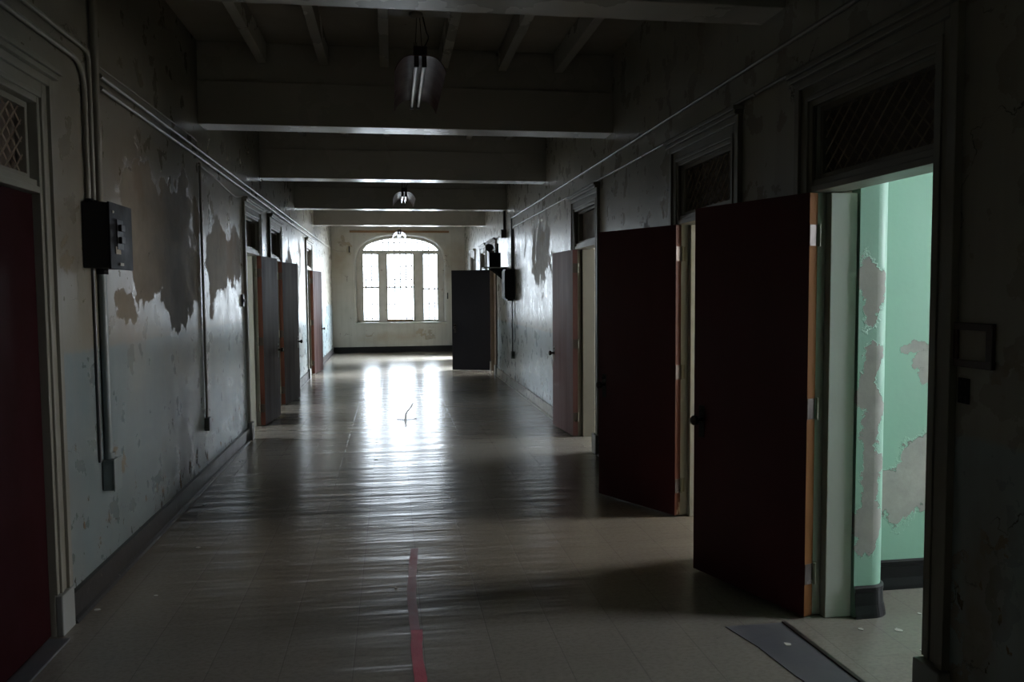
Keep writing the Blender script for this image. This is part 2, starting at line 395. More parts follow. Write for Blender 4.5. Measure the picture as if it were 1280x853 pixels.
def prof(i):
    p = Vector(lp[i]); nn = nrm(i)
    if i == 0: nn = Vector((-1, 0))
    if i == len(lp)-1: nn = Vector((1, 0))
    r = []
    for k in range(7):
        t = k/6*math.pi/2
        q = p + nn*RB*(1-math.sin(t)); r.append((q.x, YF+RB*(1-math.cos(t)), q.y))
    r.append((p.x, YF+.42, p.y)); return r
m = MB(); m.sweep(len(lp), prof, 0)
Q = [prof(i)[0] for i in range(len(lp))]
x0, x1 = XL-.02, XR+.12
for i in range(len(Q)-1):
    a, b = Q[i], Q[i+1]
    if i < 6: pa, pb = (x0, YF, a[2]), (x0, YF, b[2])
    elif i >= 6+NA: pa, pb = (x1, YF, a[2]), (x1, YF, b[2])
    else: pa, pb = (a[0], YF, ZC), (b[0], YF, ZC)
    m.add([a, b, pb, pa], [(0,1,2,3)])
iS = 6; iE = 6+NA
m.add([Q[iS], (x0, YF, Q[iS][2]), (x0, YF, ZC), (Q[iS][0], YF, ZC)], [(0,1,2,3)])
m.add([Q[iE], (Q[iE][0], YF, ZC), (x1, YF, ZC), (x1, YF, Q[iE][2])], [(0,1,2,3)])
m.add([(x0, YF, 0), (x1, YF, 0), (x1, YF, WB), Q[-1], Q[0], (x0, YF, WB)], [(0,1,2,3,4,5)])
m.add([Q[0], Q[-1], (Q[-1][0], YF+.42, WB), (Q[0][0], YF+.42, WB)], [(0,1,2,3)])
# outer shell of the far wall
for bx in ((x0, WX-WA, WB, WS), (WX+WA, x1, WB, WS), (x0, x1, -.1, WB-.002)):
    m.box(bx[0]-.0, bx[1], YF+.40, YF+.42, bx[2], bx[3])
for k in range(NA):
    a, b = loop[k], loop[k+1]
    if b[0]-a[0] > 1e-4: m.add([(a[0], YF+.42, a[1]), (b[0], YF+.42, b[1]), (b[0], YF+.42, ZC), (a[0], YF+.42, ZC)], [(0,1,2,3)])
m.box(x0, WX-WA, YF+.40, YF+.42, WS, ZC); m.box(WX+WA, x1, YF+.40, YF+.42, WS, ZC)
tag(m.build('wall_far', M['wall_far']), 'cream plaster end wall holding the arched window', 'wall', kind='structure')

m = MB(); m.box(OUT_L-.3, OUT_R+.3, YB-.3, YB, 0, ZC)
tag(m.build('wall_back', M['room']), 'plain end wall behind the camera', 'wall', kind='structure')

def hole_wall(name, xa, xb, holes, label):
    m = MB(); y = YB
    for a, b, z0, z1 in holes:
        m.box(xa, xb, y, a, 0, ZC); m.box(xa, xb, a, b, 0, z0); m.box(xa, xb, a, b, z1, ZC); y = b
    m.box(xa, xb, y, YF+.4, 0, ZC)
    tag(m.build(name, M['room']), label, 'wall', kind='structure')
HR = [(2.35, 3.35, .8, 3.0), (4.55, 5.40, .8, 2.7), (7.3, 8.9, .8, 3.0), (15.0, 16.4, .8, 3.0), (18.3, 21.0, .6, 3.1)]
HL = [(-2.1, -.7, .8, 3.0), (8.8, 10.2, .8, 3.0), (10.75, 12.1, .8, 3.0), (15.1, 16.5, .8, 3.0)]  # first hole: unseen window added behind the camera for fill light
hole_wall('wall_outer_right', OUT_R, OUT_R+.3, HR, 'outer wall of the rooms on the right')
hole_wall('wall_outer_left', OUT_L-.3, OUT_L, HL, 'outer wall of the rooms on the left')
def partition(side, y, mat, label):
    m = MB()
    if side == 'right': m.box(XR+TH, OUT_R, y, y+.1, 0, ZC, 0, {4: 1} if y > 1 else {2: 1})
    else: m.box(OUT_L, XL-TH, y, y+.1, 0, ZC)
    return tag(m.build('wall_partition_'+side, [mat, M['room']]), label, 'wall', kind='structure')
partition('right', 3.86, M['green'], 'mint green peeling partition seen through the nearest open doorway')
partition('right', .8, M['green'], 'near partition of the green room')
for y, l in ((6.55, 'second and third'), (9.6, 'third and far'), (14.6, 'far'), (16.9, 'last')): partition('right', y, M['room'], 'partition beside the %s right rooms' % l)
for y, l in ((.8, 'unseen'), (8.2, 'first open'), (10.42, 'first and second open'), (12.6, 'second open'), (14.8, 'far'), (16.9, 'last')): partition('left', y, M['room'], 'partition beside the %s left room' % l)

# green rounded pier inside the nearest doorway
px0, px1, py0, py1, pr = 2.205, 2.385, 3.535, 3.87, .085
pier = [(px0, py0), (px1-pr, py0)] + [(px1-pr+pr*math.sin(t), py0+pr-pr*math.cos(t)) for t in [math.pi/2*k/10 for k in range(1, 11)]] + [(px1, py1), (px0, py1)]
m = MB()
n = len(pier)
for k in range(n):
    a, b = pier[k], pier[(k+1) % n]
    m.add([(a[0], a[1], 0), (b[0], b[1], 0), (b[0], b[1], ZC), (a[0], a[1], ZC)], [(0,1,2,3)], 0, 1 <= k <= 10)
o = m.build('wall_green_pier', M['green']); tag(o, 'rounded mint green plaster pier with big peeled patches', 'wall', kind='structure')
# cove baseboard around the pier and along the green partition
def cove(pts, nrmls, h=.155, flare=.028):
    m = MB()
    def pf(i):
        p, q = Vector(pts[i]), Vector(nrmls[i]); r = []
        for off, z in ((flare, 0), (flare*.9, .02), (.016, .06), (.012, h-.03), (.015, h-.028), (.015, h-.008), (.004, h), (-.006, h)):
            w = p+q*off; r.append((w.x, w.y, z))
        return r
    return m.sweep(len(pts), pf, smooth=False)
pp = [(px0+.0, py0), (px1-pr, py0)] + [(px1-pr+pr*math.sin(t), py0+pr-pr*math.cos(t)) for t in [math.pi/2*k/10 for k in range(1, 11)]] + [(px1, py1-.02)]
pn = [(0, -1), (0, -1)] + [(math.sin(t), -math.cos(t)) for t in [math.pi/2*k/10 for k in range(1, 11)]] + [(1, 0)]
tag(cove(pp, pn).build('baseboard_green_pier', M['base_black']), 'glossy black cove base wrapped around the green pier', 'baseboard', kind='structure')
tag(cove([(px1, 3.86), (OUT_R, 3.86)], [(0, -1), (0, -1)]).build('baseboard_green_room', M['base_black']), 'black baseboard along the green partition', 'baseboard', kind='structure')

# corridor baseboards
def baseboard(name, xw, s, opens, mat, label, ya=YB, yb=YF):
    m = MB(); y = ya; cw = .155
    segs = []
    for a, b in opens:
        segs.append((y, a-cw)); y = b+cw
    segs.append((y, yb))
    for a, b in segs:
        if b-a < .02: continue
        m.box(xw, xw+s*.018, a, b, 0, .125); m.box(xw, xw+s*.026, a, b, .125, .15)
        m.prism([(xw+s*.018, a, 0), (xw+s*.04, a, 0), (xw+s*.034, a, .016), (xw+s*.018, a, .024)], (0, b-a, 0))
    tag(m.build(name, mat), label, 'baseboard', kind='structure')
baseboard('baseboard_left', XL, 1, [(-1.95, -1.10)]+OPEN_L, M['base_dark'], 'black chipped baseboard along the left wall')
baseboard('baseboard_right', XR, -1, OPEN_R, M['base_worn'], 'grey worn chipped baseboard along the right wall')
m = MB(); m.box(XL, XR, YF-.02, YF, 0, .135); m.box(XL, XR, YF-.028, YF, .135, .16)
tag(m.build('baseboard_far', M['base_black']), 'black baseboard under the arched window', 'baseboard', kind='structure')

# ------------------------------------------------------------------ door frames
PROFILE = [(0, .028, .012), (.028, .05, .022), (.05, .098, .016), (.098, .14, .030)]
def lattice(m, x, y0, y1, z0, z1, py, pz, r=.0042):
    k = pz/py
    def seg(sgn):
        c = -50*pz
        while c < 50*pz:
            # z = sgn*k*(y-y0) + c, clipped to the rectangle
            pts = []
            ya, yb = y0, y1
            za, zb = z0+c, z0+c+sgn*k*(y1-y0)
            d = zb-za
            t0, t1 = 0., 1.
            for lo, hi in ((z0, z1),):
                ta, tb = (lo-za)/d, (hi-za)/d
                if ta > tb: ta, tb = tb, ta
                t0, t1 = max(t0, ta), min(t1, tb)
            if t1-t0 > .01:
                A = (x+sgn*.002, y0+(y1-y0)*t0, za+d*t0); B = (x+sgn*.002, y0+(y1-y0)*t1, za+d*t1)
                m.path([A, B], r, 4)
            c += pz
    seg(1); seg(-1)
TRIM = [0]
def frame(side, y0, y1, label, mat, mesh=True, white=False, group=None):
    xw, s = (XL, 1) if side == 'L' else (XR, -1)
    TRIM[0] += 1
    t = empty('trim_%d' % TRIM[0], (xw, (y0+y1)/2, 0), label, 'door frame', group, 'structure')
    X = lambda d: xw+s*d
    m = MB()
    for a, b, d in PROFILE:
        m.box(X(-.01), X(d), y0-b, y0-a, .2, ZO+b); m.box(X(-.01), X(d), y1+a, y1+b, .2, ZO+b)
        m.box(X(-.01), X(d), y0-a, y1+a, ZO+a, ZO+b)
    m.box(X(0), X(.055), y0-.15, y1+.15, ZO+.135, ZO+.16); m.box(X(0), X(.068), y0-.16, y1+.16, ZO+.16, ZO+.185)
    m.build('casing', mat, t, bevel=.003)
    m = MB()
    lm = M['trim_white'] if white else mat
    for (a, b) in ((y0-.025, y0), (y1, y1+.025)):
        m.box(X(0), X(-.20), a, b, 0, ZO+.025)
    m.box(X(-.06), X(-.20), y0, y0+.014, 0, 2.06); m.box(X(-.065), X(-.20), y1-.05, y1, 0, 2.06)
    m.box(X(0), X(-.20), y0, y1, ZO, ZO+.025)
    m.build('jamb', lm, t, bevel=.003)
    m = MB(); m.box(X(.012), X(-.14), y0, y1, 2.065, 2.095); m.box(X(.0), X(-.12), y0, y1, 2.095, 2.125)
    m.build('transom_bar', mat, t, bevel=.003)
    m = MB(); m.box(X(-.075), X(-.09), y0, y1, 2.125, ZO); m.build('transom_panel', M['transom'], t)
    m = MB()
    for a, b, c, d in ((y0, y1, 2.125, 2.150), (y0, y1, ZO-.025, ZO), (y0, y0+.025, 2.150, ZO-.025), (y1-.025, y1, 2.150, ZO-.025)):
        m.box(X(-.03), X(-.075), a, b, c, d)
    m.build('transom_sash', mat, t, bevel=.002)
    if mesh:
        m = MB(); lattice(m, X(-.05), y0+.02, y1-.02, 2.145, ZO-.02, .085, .078)
        m.build('transom_mesh', M['mesh'], t, weld=False)
    for a, b, d in ((y0-.15, y0-.0, .05), (y1, y1+.145, .032)):
        m = MB(); m.box(X(0), X(d), a, b, 0, .195)
        m.build('plinth_block', M['plinth'], t, bevel=.006)
    return t
frame('L', *OPEN_L[0], 'cream moulded frame around the closed red door, wire mesh transom above', M['trim'])
frame('L', *OPEN_L[1], 'dark frame of the first open doorway on the left wall', M['trim'], False, True)
frame('L', *OPEN_L[2], 'dark frame of the second open doorway on the left wall', M['trim'], False)
frame('L', *OPEN_L[3], 'dark frame of the farthest open doorway on the left wall', M['trim'], False)
frame('R', *OPEN_R[0], 'moulded frame of the nearest right doorway opening on the green room', M['trim'], True, True)
frame('R', *OPEN_R[1], 'frame behind the nearest open door on the right, wire mesh transom above', M['trim'], True, True)
frame('R', *OPEN_R[2], 'frame with bright crown lines beside the lit-toned open door on the right', M['trim'], False)
frame('R', *OPEN_R[3], 'frame behind the emergency light at the far right', M['transom'], False)
frame('R', *OPEN_R[4], 'frame showing a grey transom just past the emergency light', M['trim'], False)
frame('R', *OPEN_R[5], 'last frame on the right wall before the window wall', M['trim'], False)

# ------------------------------------------------------------------ doors
def knob_part(t, x, z, yface, sgn):
    m = MB(); m.box(x-.022, x+.022, yface, yface+sgn*.003, z-.10, z+.08)
    pl = m.build('escutcheon', M['knob'], t, world=False, bevel=.001)
    m = MB(); m.lathe([(0, 0), (.013, 0), (.011, .02), (.012, .03), (.024, .036), (.029, .048), (.026, .060), (.012, .066), (0, .067)], (x, yface+sgn*.003, z), (0, sgn, 0), 16)
    k = m.build('knob', M['knob'], t, world=False)
    return pl, k
DN = [0]
def door(side, hx, hy, dirv, label, mat, edge_mat, vis, swing_open=True, w=.80, kn=(True, True), hinge=True, th=.056):
    """hinge corner (hx, hy); the visible face lies on local y = 0 and the thickness runs to local -y (vis=-1) or +y (vis=+1)"""
    DN[0] += 1
    ang = math.atan2(dirv[1], dirv[0])
    t = empty('door_%d' % DN[0], (hx, hy, 0), label, 'door', None, 'structure', ang)
    m = MB()
    y0, y1 = (-th, 0) if vis < 0 else (0, th)
    m.box(0, w, y0, y1, .012, 2.06, 0, {5: 1, 3: 1})
    m.build('leaf', [mat, edge_mat], t, world=False, bevel=.002)
    if kn[0]: knob_part(t, w-.065, .88, 0, -vis if True else 1)
    if kn[1]: knob_part(t, w-.065, .88, y0+y1, vis)
    if hinge:
        for z in (.22, 1.03, 1.86):
            m = MB()
            # leaf plate on the door's hinge edge, barrel and jamb plate
            m.box(-.0025, 0, y0+.004, y1-.002, z-.05, z+.05, 1)
            yb = y1+.004 if vis > 0 else y0-.004
            m.path([(-.008, yb, z-.052), (-.008, yb, z+.052)], .0065, 10)
            m.build('hinge', [M['hinge'], M['knob']], t, world=False)
    return t
# right hand doors (leaf swung out into the corridor); visible face is turned to the corridor
d1 = door('R', 1.957, 3.553, (-.277, .768), 'nearest open dark maroon door on the right, beside the green room', M['maroon'], M['raw_wood'], -1)
d2 = door('R', 1.957, 5.353, (-.362, .703), 'second open dark maroon door on the right, with a chipped red edge', M['maroon'], M['edge_red'], -1)
d3 = door('R', 1.955, 8.56, (-.065, .80), 'lit-toned open maroon door on the right lying back near the glossy wall', M['maroon_lit'], M['maroon_lit'], -1)
d4 = door('R', 1.985, 16.24, (-.77, .22), 'black open door standing across the corridor near the window', M['black_door'], M['edge_red'], -1)
# left hand doors
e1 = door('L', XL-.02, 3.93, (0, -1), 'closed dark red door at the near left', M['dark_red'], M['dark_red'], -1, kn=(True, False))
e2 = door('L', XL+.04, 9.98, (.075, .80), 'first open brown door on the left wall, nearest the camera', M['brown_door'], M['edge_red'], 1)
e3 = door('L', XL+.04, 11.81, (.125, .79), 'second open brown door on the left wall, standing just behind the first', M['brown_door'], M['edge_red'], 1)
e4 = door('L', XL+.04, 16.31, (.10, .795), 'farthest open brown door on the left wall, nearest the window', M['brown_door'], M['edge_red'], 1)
# painted jamb plates of the hinges belong to the frames: pale plates seen beside the two near right doors
def jamb_plates(t_name, xw, s, yj):
    t = bpy.data.objects[t_name]
    for z in (.22, 1.03, 1.86):
        m = MB(); m.box(xw+s*.020, xw-s*.045, yj-.003, yj+.004, z-.05, z+.05)
        for k in (-.03, 0, .03): m.lathe([(0, .0012), (.004, .001), (.005, 0)], (xw-s*.010, yj-.003, z+k), (0, -1, 0), 8)
        m.build('hinge_plate', M['hinge'], t)
jamb_plates('trim_5', XR, -1, 3.60); jamb_plates('trim_6', XR, -1, 5.40); jamb_plates('trim_2', XL, 1, 10.02)

# ------------------------------------------------------------------ far window
win = empty('window_1', (WX, YF+.24, WB), 'tall three-part sash window under a flat arch, at the end of the corridor', 'window', None, 'structure')
FY0, FY1 = YF+.30, YF+.39
gx0, gx1, gz0, grise = -.745, 1.255, 2.79, .315
def g_arch(x):
    c = (gx0+gx1)/2; t = (x-c)/((gx1-gx0)/2)
    return gz0 + grise*math.sqrt(max(0, 1-t*t))**1.15
m = MB()
L0, L1 = WX-WA, WX+WA
m.box(L0, -.79, FY0, FY1, WB, 2.70); m.box(1.285, L1, FY0, FY1, WB, 2.70)
m.box(-.325, -.14, FY0-.03, FY1, WB, 2.70); m.box(.625, .815, FY0-.03, FY1, WB, 2.70)
m.box(L0, L1, FY0-.04, FY1, 2.70, 2.775)
# head plate between the opening's arch and the fanlight
NX = 48
for k in range(NX):
    a = L0+.002+(2*WA-.004)*k/NX; b = L0+.002+(2*WA-.004)*(k+1)/NX
    la = g_arch(a) if gx0 < a < gx1 else 2.775; lb = g_arch(b) if gx0 < b < gx1 else 2.775
    ta, tb = arch_z(a), arch_z(b)
    if ta <= la and tb <= lb: continue
    ta, tb = max(ta, la), max(tb, lb)
    m.prism([(a, FY0, la), (b, FY0, lb), (b, FY0, tb), (a, FY0, ta)], (0, .09, 0))
m.build('frame', M['winwood'], win)
def sash(x0, x1, z0, z1, mat, rail=.045, bot=None):
    m = MB(); y0, y1 = FY0+.02, FY0+.06; bot = bot or rail
    m.box(x0, x0+rail, y0, y1, z0, z1); m.box(x1-rail, x1, y0, y1, z0, z1)
    m.box(x0+rail, x1-rail, y0, y1, z0, z0+bot); m.box(x0+rail, x1-rail, y0, y1, z1-rail, z1)
    o = m.build('sash', mat, win, bevel=.003)
    m = MB(); m.box(x0+rail*.8, x1-rail*.8, y0+.016, y0+.020, z0+bot*.8, z1-rail*.8); g = m.build('pane', M['glass'], win)
    g.parent = o; g.location = -Vector((0,0,0)); g.matrix_parent_inverse = Matrix()
    return o
for (x0, x1, zm) in ((-.79, -.325, 1.77), (-.14, .625, 1.77), (.815, 1.285, 1.72)):
    sash(x0, x1, zm-.02, 2.70, M['winwood'], .032)
    sash(x0, x1, WB-.005, zm+.02, M['winwood'], .032, .075)
m = MB(); m.box(-.13, .57, FY0-.012, FY0+.02, WB+.035, WB+.085); m.build('bottom_rail', M['brown_wood'], win, bevel=.003)
m = MB(); m.box(gx0, gx1, FY0+.04, FY0+.045, gz0-.02, gz0+.02)
pts = [(gx0+(gx1-gx0)*k/24, g_arch(gx0+(gx1-gx0)*k/24)+.01) for k in range(25)]
m = MB(); m.prism([(x, FY0+.04, z) for x, z in [(gx0, gz0-.02)]+pts+[(gx1, gz0-.02)]], (0, .005, 0)); m.build('fanlight_pane', M['glass'], win)
m = MB(); m.box(WX-WA-.06, WX+WA+.06, YF-.035, FY0+.02, WB-.03, WB+.012)
m.build('sill', M['trim_white'], win, bevel=.008)
# bars outside the glass
m = MB(); yb = YF+.52
for k in range(15):
    xx = WX-1.1+2.2*k/14
    m.box(xx-.017, xx+.017, yb, yb+.012, WB-.1, 3.3)
for zz in (.9, 1.3, 1.98, 2.35, 2.72, 3.0): m.box(WX-1.2, WX+1.2, yb-.006, yb+.018, zz-.010, zz+.010)
for xx in (WX-1.2, WX+1.2): m.box(xx-.015, xx+.015, YF+.42, yb+.02, WB-.1, 3.3)
m.build('security_bars', M['bar'], win)

m = MB(); m.box(-1.09, 1.57, YF-.022, YF, 3.235, 3.29)
tag(m.build('wooden_batten', M['brown_wood'], bevel=.003), 'long brown wooden batten on the end wall above the arched window', 'batten')
for xx, zz, l in ((-1.105, 2.785, 'upper left of the arched window'), (1.512, 1.52, 'right of the arched window beside the black door')):
    m = MB(); m.box(xx-.016, xx+.016, YF-.04, YF, zz-.085, zz+.085); m.box(xx-.011, xx+.011, YF-.06, YF-.04, zz-.03, zz+.06)
    tag(m.build('wall_bracket', M['black_metal'], bevel=.003), 'small black metal bracket '+l, 'bracket', 'black brackets on the end wall')

# ------------------------------------------------------------------ fluorescent lamps
def bez(pts, n=8):
    out = []
    P_ = [Vector(p) for p in pts]
    for i in range(len(P_)-1):
        a, b, c, d = P_[max(i-1, 0)], P_[i], P_[i+1], P_[min(i+2, len(P_)-1)]
        for k in range(n):
            t = k/n
            out.append(.5*((2*b)+(c-a)*t+(2*a-5*b+4*c-d)*t*t+(3*b-a-3*c+d)*t**3))
    out.append(P_[-1]); return out
def lamp(y0, ztop, label, zt=3.13):
    X0 = .215; y1 = y0+1.26
    t = empty('fluorescent_lamp', (X0, (y0+y1)/2, zt-.05), label, 'lamp', 'twin tube lamps along the ceiling')
    half = [(0, .052), (.06, .052), (.082, .048), (.105, .040), (.128, .022), (.150, -.004), (.166, -.035), (.172, -.052)]
    pr_ = [(-x, z) for x, z in reversed(half[1:])] + half
    m = MB()
    up = [(X0+x, zt+z) for x, z in pr_]; dn = [(X0+x*.985, zt+z-.004) for x, z in pr_]
    rows = up + dn[::-1]
    n = len(rows)
    # far end of the hood is scalloped between the wings
    vs = [(x, y0, z) for x, z in rows] + [(x, y1, z) for x, z in rows]
    fs = [(k, (k+1) % n, n+(k+1) % n, n+k) for k in range(n)]
    m.add(vs, fs, 0, True)
    h = len(up)
    for k in range(h-1):
        m.add([vs[k], vs[k+1], vs[n-2-k], vs[n-1-k]], [(0,1,2,3)]); m.add([vs[n+k], vs[n+k+1], vs[2*n-2-k], vs[2*n-1-k]], [(0,1,2,3)])
    m.build('hood', M['lamp'], t, weld=False)
    m = MB(); m.box(X0-.045, X0+.045, y0+.005, y1-.03, zt+.053, zt+.115); m.build('ballast_housing', M['lamp_dark'], t, bevel=.006)
    for dx in (-.026, .026):
        m = MB(); m.path([(X0+dx, y0+.045, zt), (X0+dx, y1-.045, zt)], .0165, 14)
        tb = m.build('tube', M['tube'], t)
        for yy, sg in ((y0+.02, 1), (y1-.02, -1)):
            m = MB(); m.box(X0+dx-.016, X0+dx+.016, yy-.012, yy+.012, zt-.024, zt+.052); m.path([(X0+dx, yy, zt), (X0+dx, yy+sg*.035, zt)], .0185, 12)
            m.build('lamp_holder', M['lamp_dark'], t, bevel=.002)
    for yy in (y0+.30, y1-.30):
        for dx in (-.03, .03):
            m = MB(); m.path(bez([(X0+dx*.3, yy, ztop), (X0+dx*.6, yy, (ztop+zt+.115)/2), (X0+dx, yy, zt+.112)], 4), .0028, 5); m.build('hanger', M['lamp_dark'], t)
    m = MB(); m.path(bez([(X0+.03, y0+.32, ztop), (X0+.05, y0+.22, zt+.28), (X0+.06, y0+.12, zt+.2), (X0+.02, y0+.07, zt+.11)], 6), .004, 6); m.build('cord', M['lamp_dark'], t)
    return t
lamp(5.46, 3.555, 'nearest dark red hooded lamp with two unlit tubes hanging over the corridor')
lamp(12.45, ZC, 'middle hooded lamp with two unlit tubes, hanging between the far beams', 3.10)
lamp(20.2, ZC, 'farthest small lamp with two unlit tubes, in front of the window arch', 3.08)
m = MB(); m.lathe([(0, 0), (.05, 0), (.05, .018), (.03, .03), (0, .031)], (.20, 5.765, 3.555), (0, 0, -1), 18)
tag(m.build('ceiling_box', M['pipe'], bevel=.002), 'round pale outlet box under the blocking board above the nearest lamp', 'ceiling box')

# ------------------------------------------------------------------ electrical gear on the left wall
def thing_pipe(name, pts, r, mat, label, cat='pipe', group=None, straps=None, n=10, smooth_n=0):
    P_ = bez(pts, smooth_n) if smooth_n else pts
    base = pts[-1]
    m = MB(); m.path(P_, r, n)
    if straps:
        t = empty(name, base, label, cat, group); m.build('tube', mat, t)
        for s_ in straps:
            p, ax, face = s_
            mm = MB(); d = Vector(ax)
            mm.path([Vector(p)-d*.012, Vector(p)+d*.012], min(r*1.45, .0155), 10)
            mm.build('strap', mat, t)
        return t
    return tag(m.build(name, mat), label, cat, group)
xl = XL+.018
def straps_y(x, ys, z): return [((x, y, z), (0, 1, 0), 0) for y in ys]
thing_pipe('conduit_pipe', [(xl+.004, 4.74, 2.80), (xl+.004, 7.20, 2.80), (xl+.004, 21.0, 2.775)], .013, M['pipe'], 'upper of the two long thin conduits running along the left wall', 'pipe', 'long conduits on the left wall', straps_y(xl, (6.4, 7.4, 9.0, 11.0, 13.2, 15.6), 2.797))
thing_pipe('conduit_pipe', [(xl+.004, 4.74, 2.735), (xl+.004, 7.20, 2.74), (xl+.004, 16.4, 2.70)], .013, M['pipe'], 'lower of the two long thin conduits running along the left wall', 'pipe', 'long conduits on the left wall', straps_y(xl, (6.4, 7.4, 9.0, 11.0, 13.2), 2.735))
thing_pipe('wall_wire', [(XL+.012, 4.74, 2.855), (XL+.012, 5.4, 2.865), (XL+.010, 6.0, 2.868), (XL+.012, 6.9, 2.873), (XL+.012, 6.96, 2.84), (XL+.012, 6.98, 2.81)], .0055, M['wire'], 'thin wire running above the two left conduits', 'wire', smooth_n=5, n=6)
thing_pipe('wall_wire', [(XL+.012, 7.0, 2.68), (XL+.02, 7.6, 2.655), (XL+.02, 8.1, 2.62), (XL+.02, 8.55, 2.60), (XL+.02, 8.95, 2.645)], .005, M['wire'], 'slack wire drooping below the left conduits to the first open door frame', 'wire', smooth_n=6, n=6)
thing_pipe('wall_wire', [(XL+.012, 16.6, 2.72), (XL+.012, 18.5, 2.77), (XL+.012, 20.6, 2.81), (XL+.012, YF-.03, 2.80), (XL+.06, YF-.012, 2.78), (-1.4, YF-.01, 2.735), (-1.2, YF-.01, 2.74)], .006, M['wire'], 'sagging wire reaching the far left corner by the window', 'wire', smooth_n=5, n=6)
# two conduits arriving from the near side and turning down into the breaker box
def bend(p0, p1, p2, r, n=6):
    p0, p1, p2 = Vector(p0), Vector(p1), Vector(p2)
    a = p1+(p0-p1).normalized()*r; b = p1+(p2-p1).normalized()*r
    return [p0]+[a*(1-t)**2+p1*2*t*(1-t)+b*t*t for t in [k/n for k in range(n+1)]]+[p2]
thing_pipe('conduit_pipe', bend((xl, -1.0, 2.885), (xl, 4.585, 2.885), (xl, 4.585, 2.085), .05), .012, M['pipe'], 'upper conduit above the red door, turning straight down into the black box', 'pipe', 'conduits feeding the black box')
thing_pipe('conduit_pipe', bend((xl, -1.0, 2.80), (xl, 4.51, 2.80), (xl, 4.51, 2.085), .14), .013, M['pipe'], 'lower conduit above the red door, bending wide down into the black box', 'pipe', 'conduits feeding the black box')
thing_pipe('conduit_pipe', [(xl+.008, 4.655, ZC), (xl+.008, 4.655, 2.085)], .021, M['pipe'], 'thick conduit dropping from the ceiling into the top of the black box', 'pipe')
thing_pipe('conduit_pipe', [(xl+.004, 4.655, 1.745), (xl+.004, 4.655, 1.5), (xl+.004, 4.655, .72)], .022, M['pipe_blue'], 'thick painted conduit running down from the black box to the low outlet box', 'pipe')
thing_pipe('conduit_pipe', [(xl-.0095, 4.56, 1.745), (xl-.0095, 4.56, .70)], .0095, M['pipe_dark'], 'thin dark conduit beside the thick one below the black box', 'pipe')
thing_pipe('conduit_pipe', [(xl-.004, 7.05, 2.70), (xl-.004, 7.05, .56)], .011, M['pipe'], 'thin vertical conduit down the middle of the left wall', 'pipe')
m = MB(); m.box(XL, XL+.04, 7.01, 7.09, .45, .56); tag(m.build('outlet_box', M['pipe_blue'], bevel=.004), 'small painted outlet box at the foot of the thin vertical conduit', 'outlet box')
# breaker box
bb = empty('breaker_box', (XL, 4.63, 1.745), 'black breaker box on the left wall beside the red door frame', 'breaker box')
by0, by1, bz0, bz1, bd = 4.455, 4.80, 1.745, 2.085, .125
m = MB(); m.box(XL, XL+bd, by0, by1, bz0, bz1); m.build('case', M['black_metal'], bb, bevel=.004)
m = MB(); m.box(XL+bd, XL+bd+.012, by0-.004, by1+.012, bz0-.006, bz1+.004); cov = m.build('cover', M['dark_grey'], bb, bevel=.003)
def sub(mb, name, mat, par, bevel=0.):
    o = mb.build(name, mat, None, bevel=bevel)
    par_loc = par.parent.location if par.parent else Vector((0,0,0))
    o.data.transform(Matrix.Translation(-(par.location+par_loc)))
    o.parent = par; return o
xf = XL+bd+.012
m = MB(); m.box(xf, xf+.006, by0+.09, by0+.19, bz0+.10, bz1-.08); sub(m, 'breaker_panel', M['black_metal'], cov, .002)
for z in (1.96, 1.895):
    m = MB(); m.box(xf+.006, xf+.022, by0+.11, by0+.17, z-.018, z+.018); sub(m, 'breaker_switch', M['black_metal'], cov, .003)
m = MB(); m.box(xf, xf+.002, by0+.075, by0+.15, bz0+.075, bz0+.115); sub(m, 'label_plate', M['paper'], cov)
m = MB(); m.box(xf, xf+.003, by0+.13, by0+.19, bz0+.015, bz0+.03); sub(m, 'name_plate', M['hinge'], cov)
m = MB(); m.lathe([(0, .004), (.006, .004), (.008, 0)], (xf, by0+.05, bz1-.045), (1, 0, 0), 10); sub(m, 'screw', M['hinge'], cov)
for yy, r in ((4.655, .03), (4.51, .021), (4.585, .02)):
    m = MB(); m.path([(xl+.004, yy, bz1-.002), (xl+.004, yy, bz1+.022)], r, 8); m.build('connector', M['dark_grey'], bb)
m = MB(); m.path([(xl+.006, 4.655, bz0-.03), (xl+.006, 4.655, bz0+.002)], .031, 8); m.build('connector', M['dark_grey'], bb)
# low outlet box
ob = empty('outlet_box', (XL, 4.66, .53), 'blue-grey outlet box low on the left wall under the thick conduit', 'outlet box')
m = MB(); m.box(XL, XL+.06, 4.60, 4.715, .53, .70); m.build('case', M['pipe_blue'], ob, bevel=.008)
m = MB(); m.box(XL+.06, XL+.066, 4.597, 4.718, .527, .705); m.build('cover_plate', M['pipe_blue'], ob, bevel=.003)
m = MB(); m.path([(xl+.006, 4.655, .70), (xl+.006, 4.655, .735)], .028, 10); m.build('connector', M['pipe_blue'], ob)
m = MB(); m.box(XL, XL+.02, 8.83, 8.91, 1.47, 1.60); m.box(XL+.02, XL+.032, 8.86, 8.88, 1.52, 1.55)
tag(m.build('light_switch', M['black_metal'], bevel=.003), 'dark light switch on the left wall before the first open door frame', 'light switch')

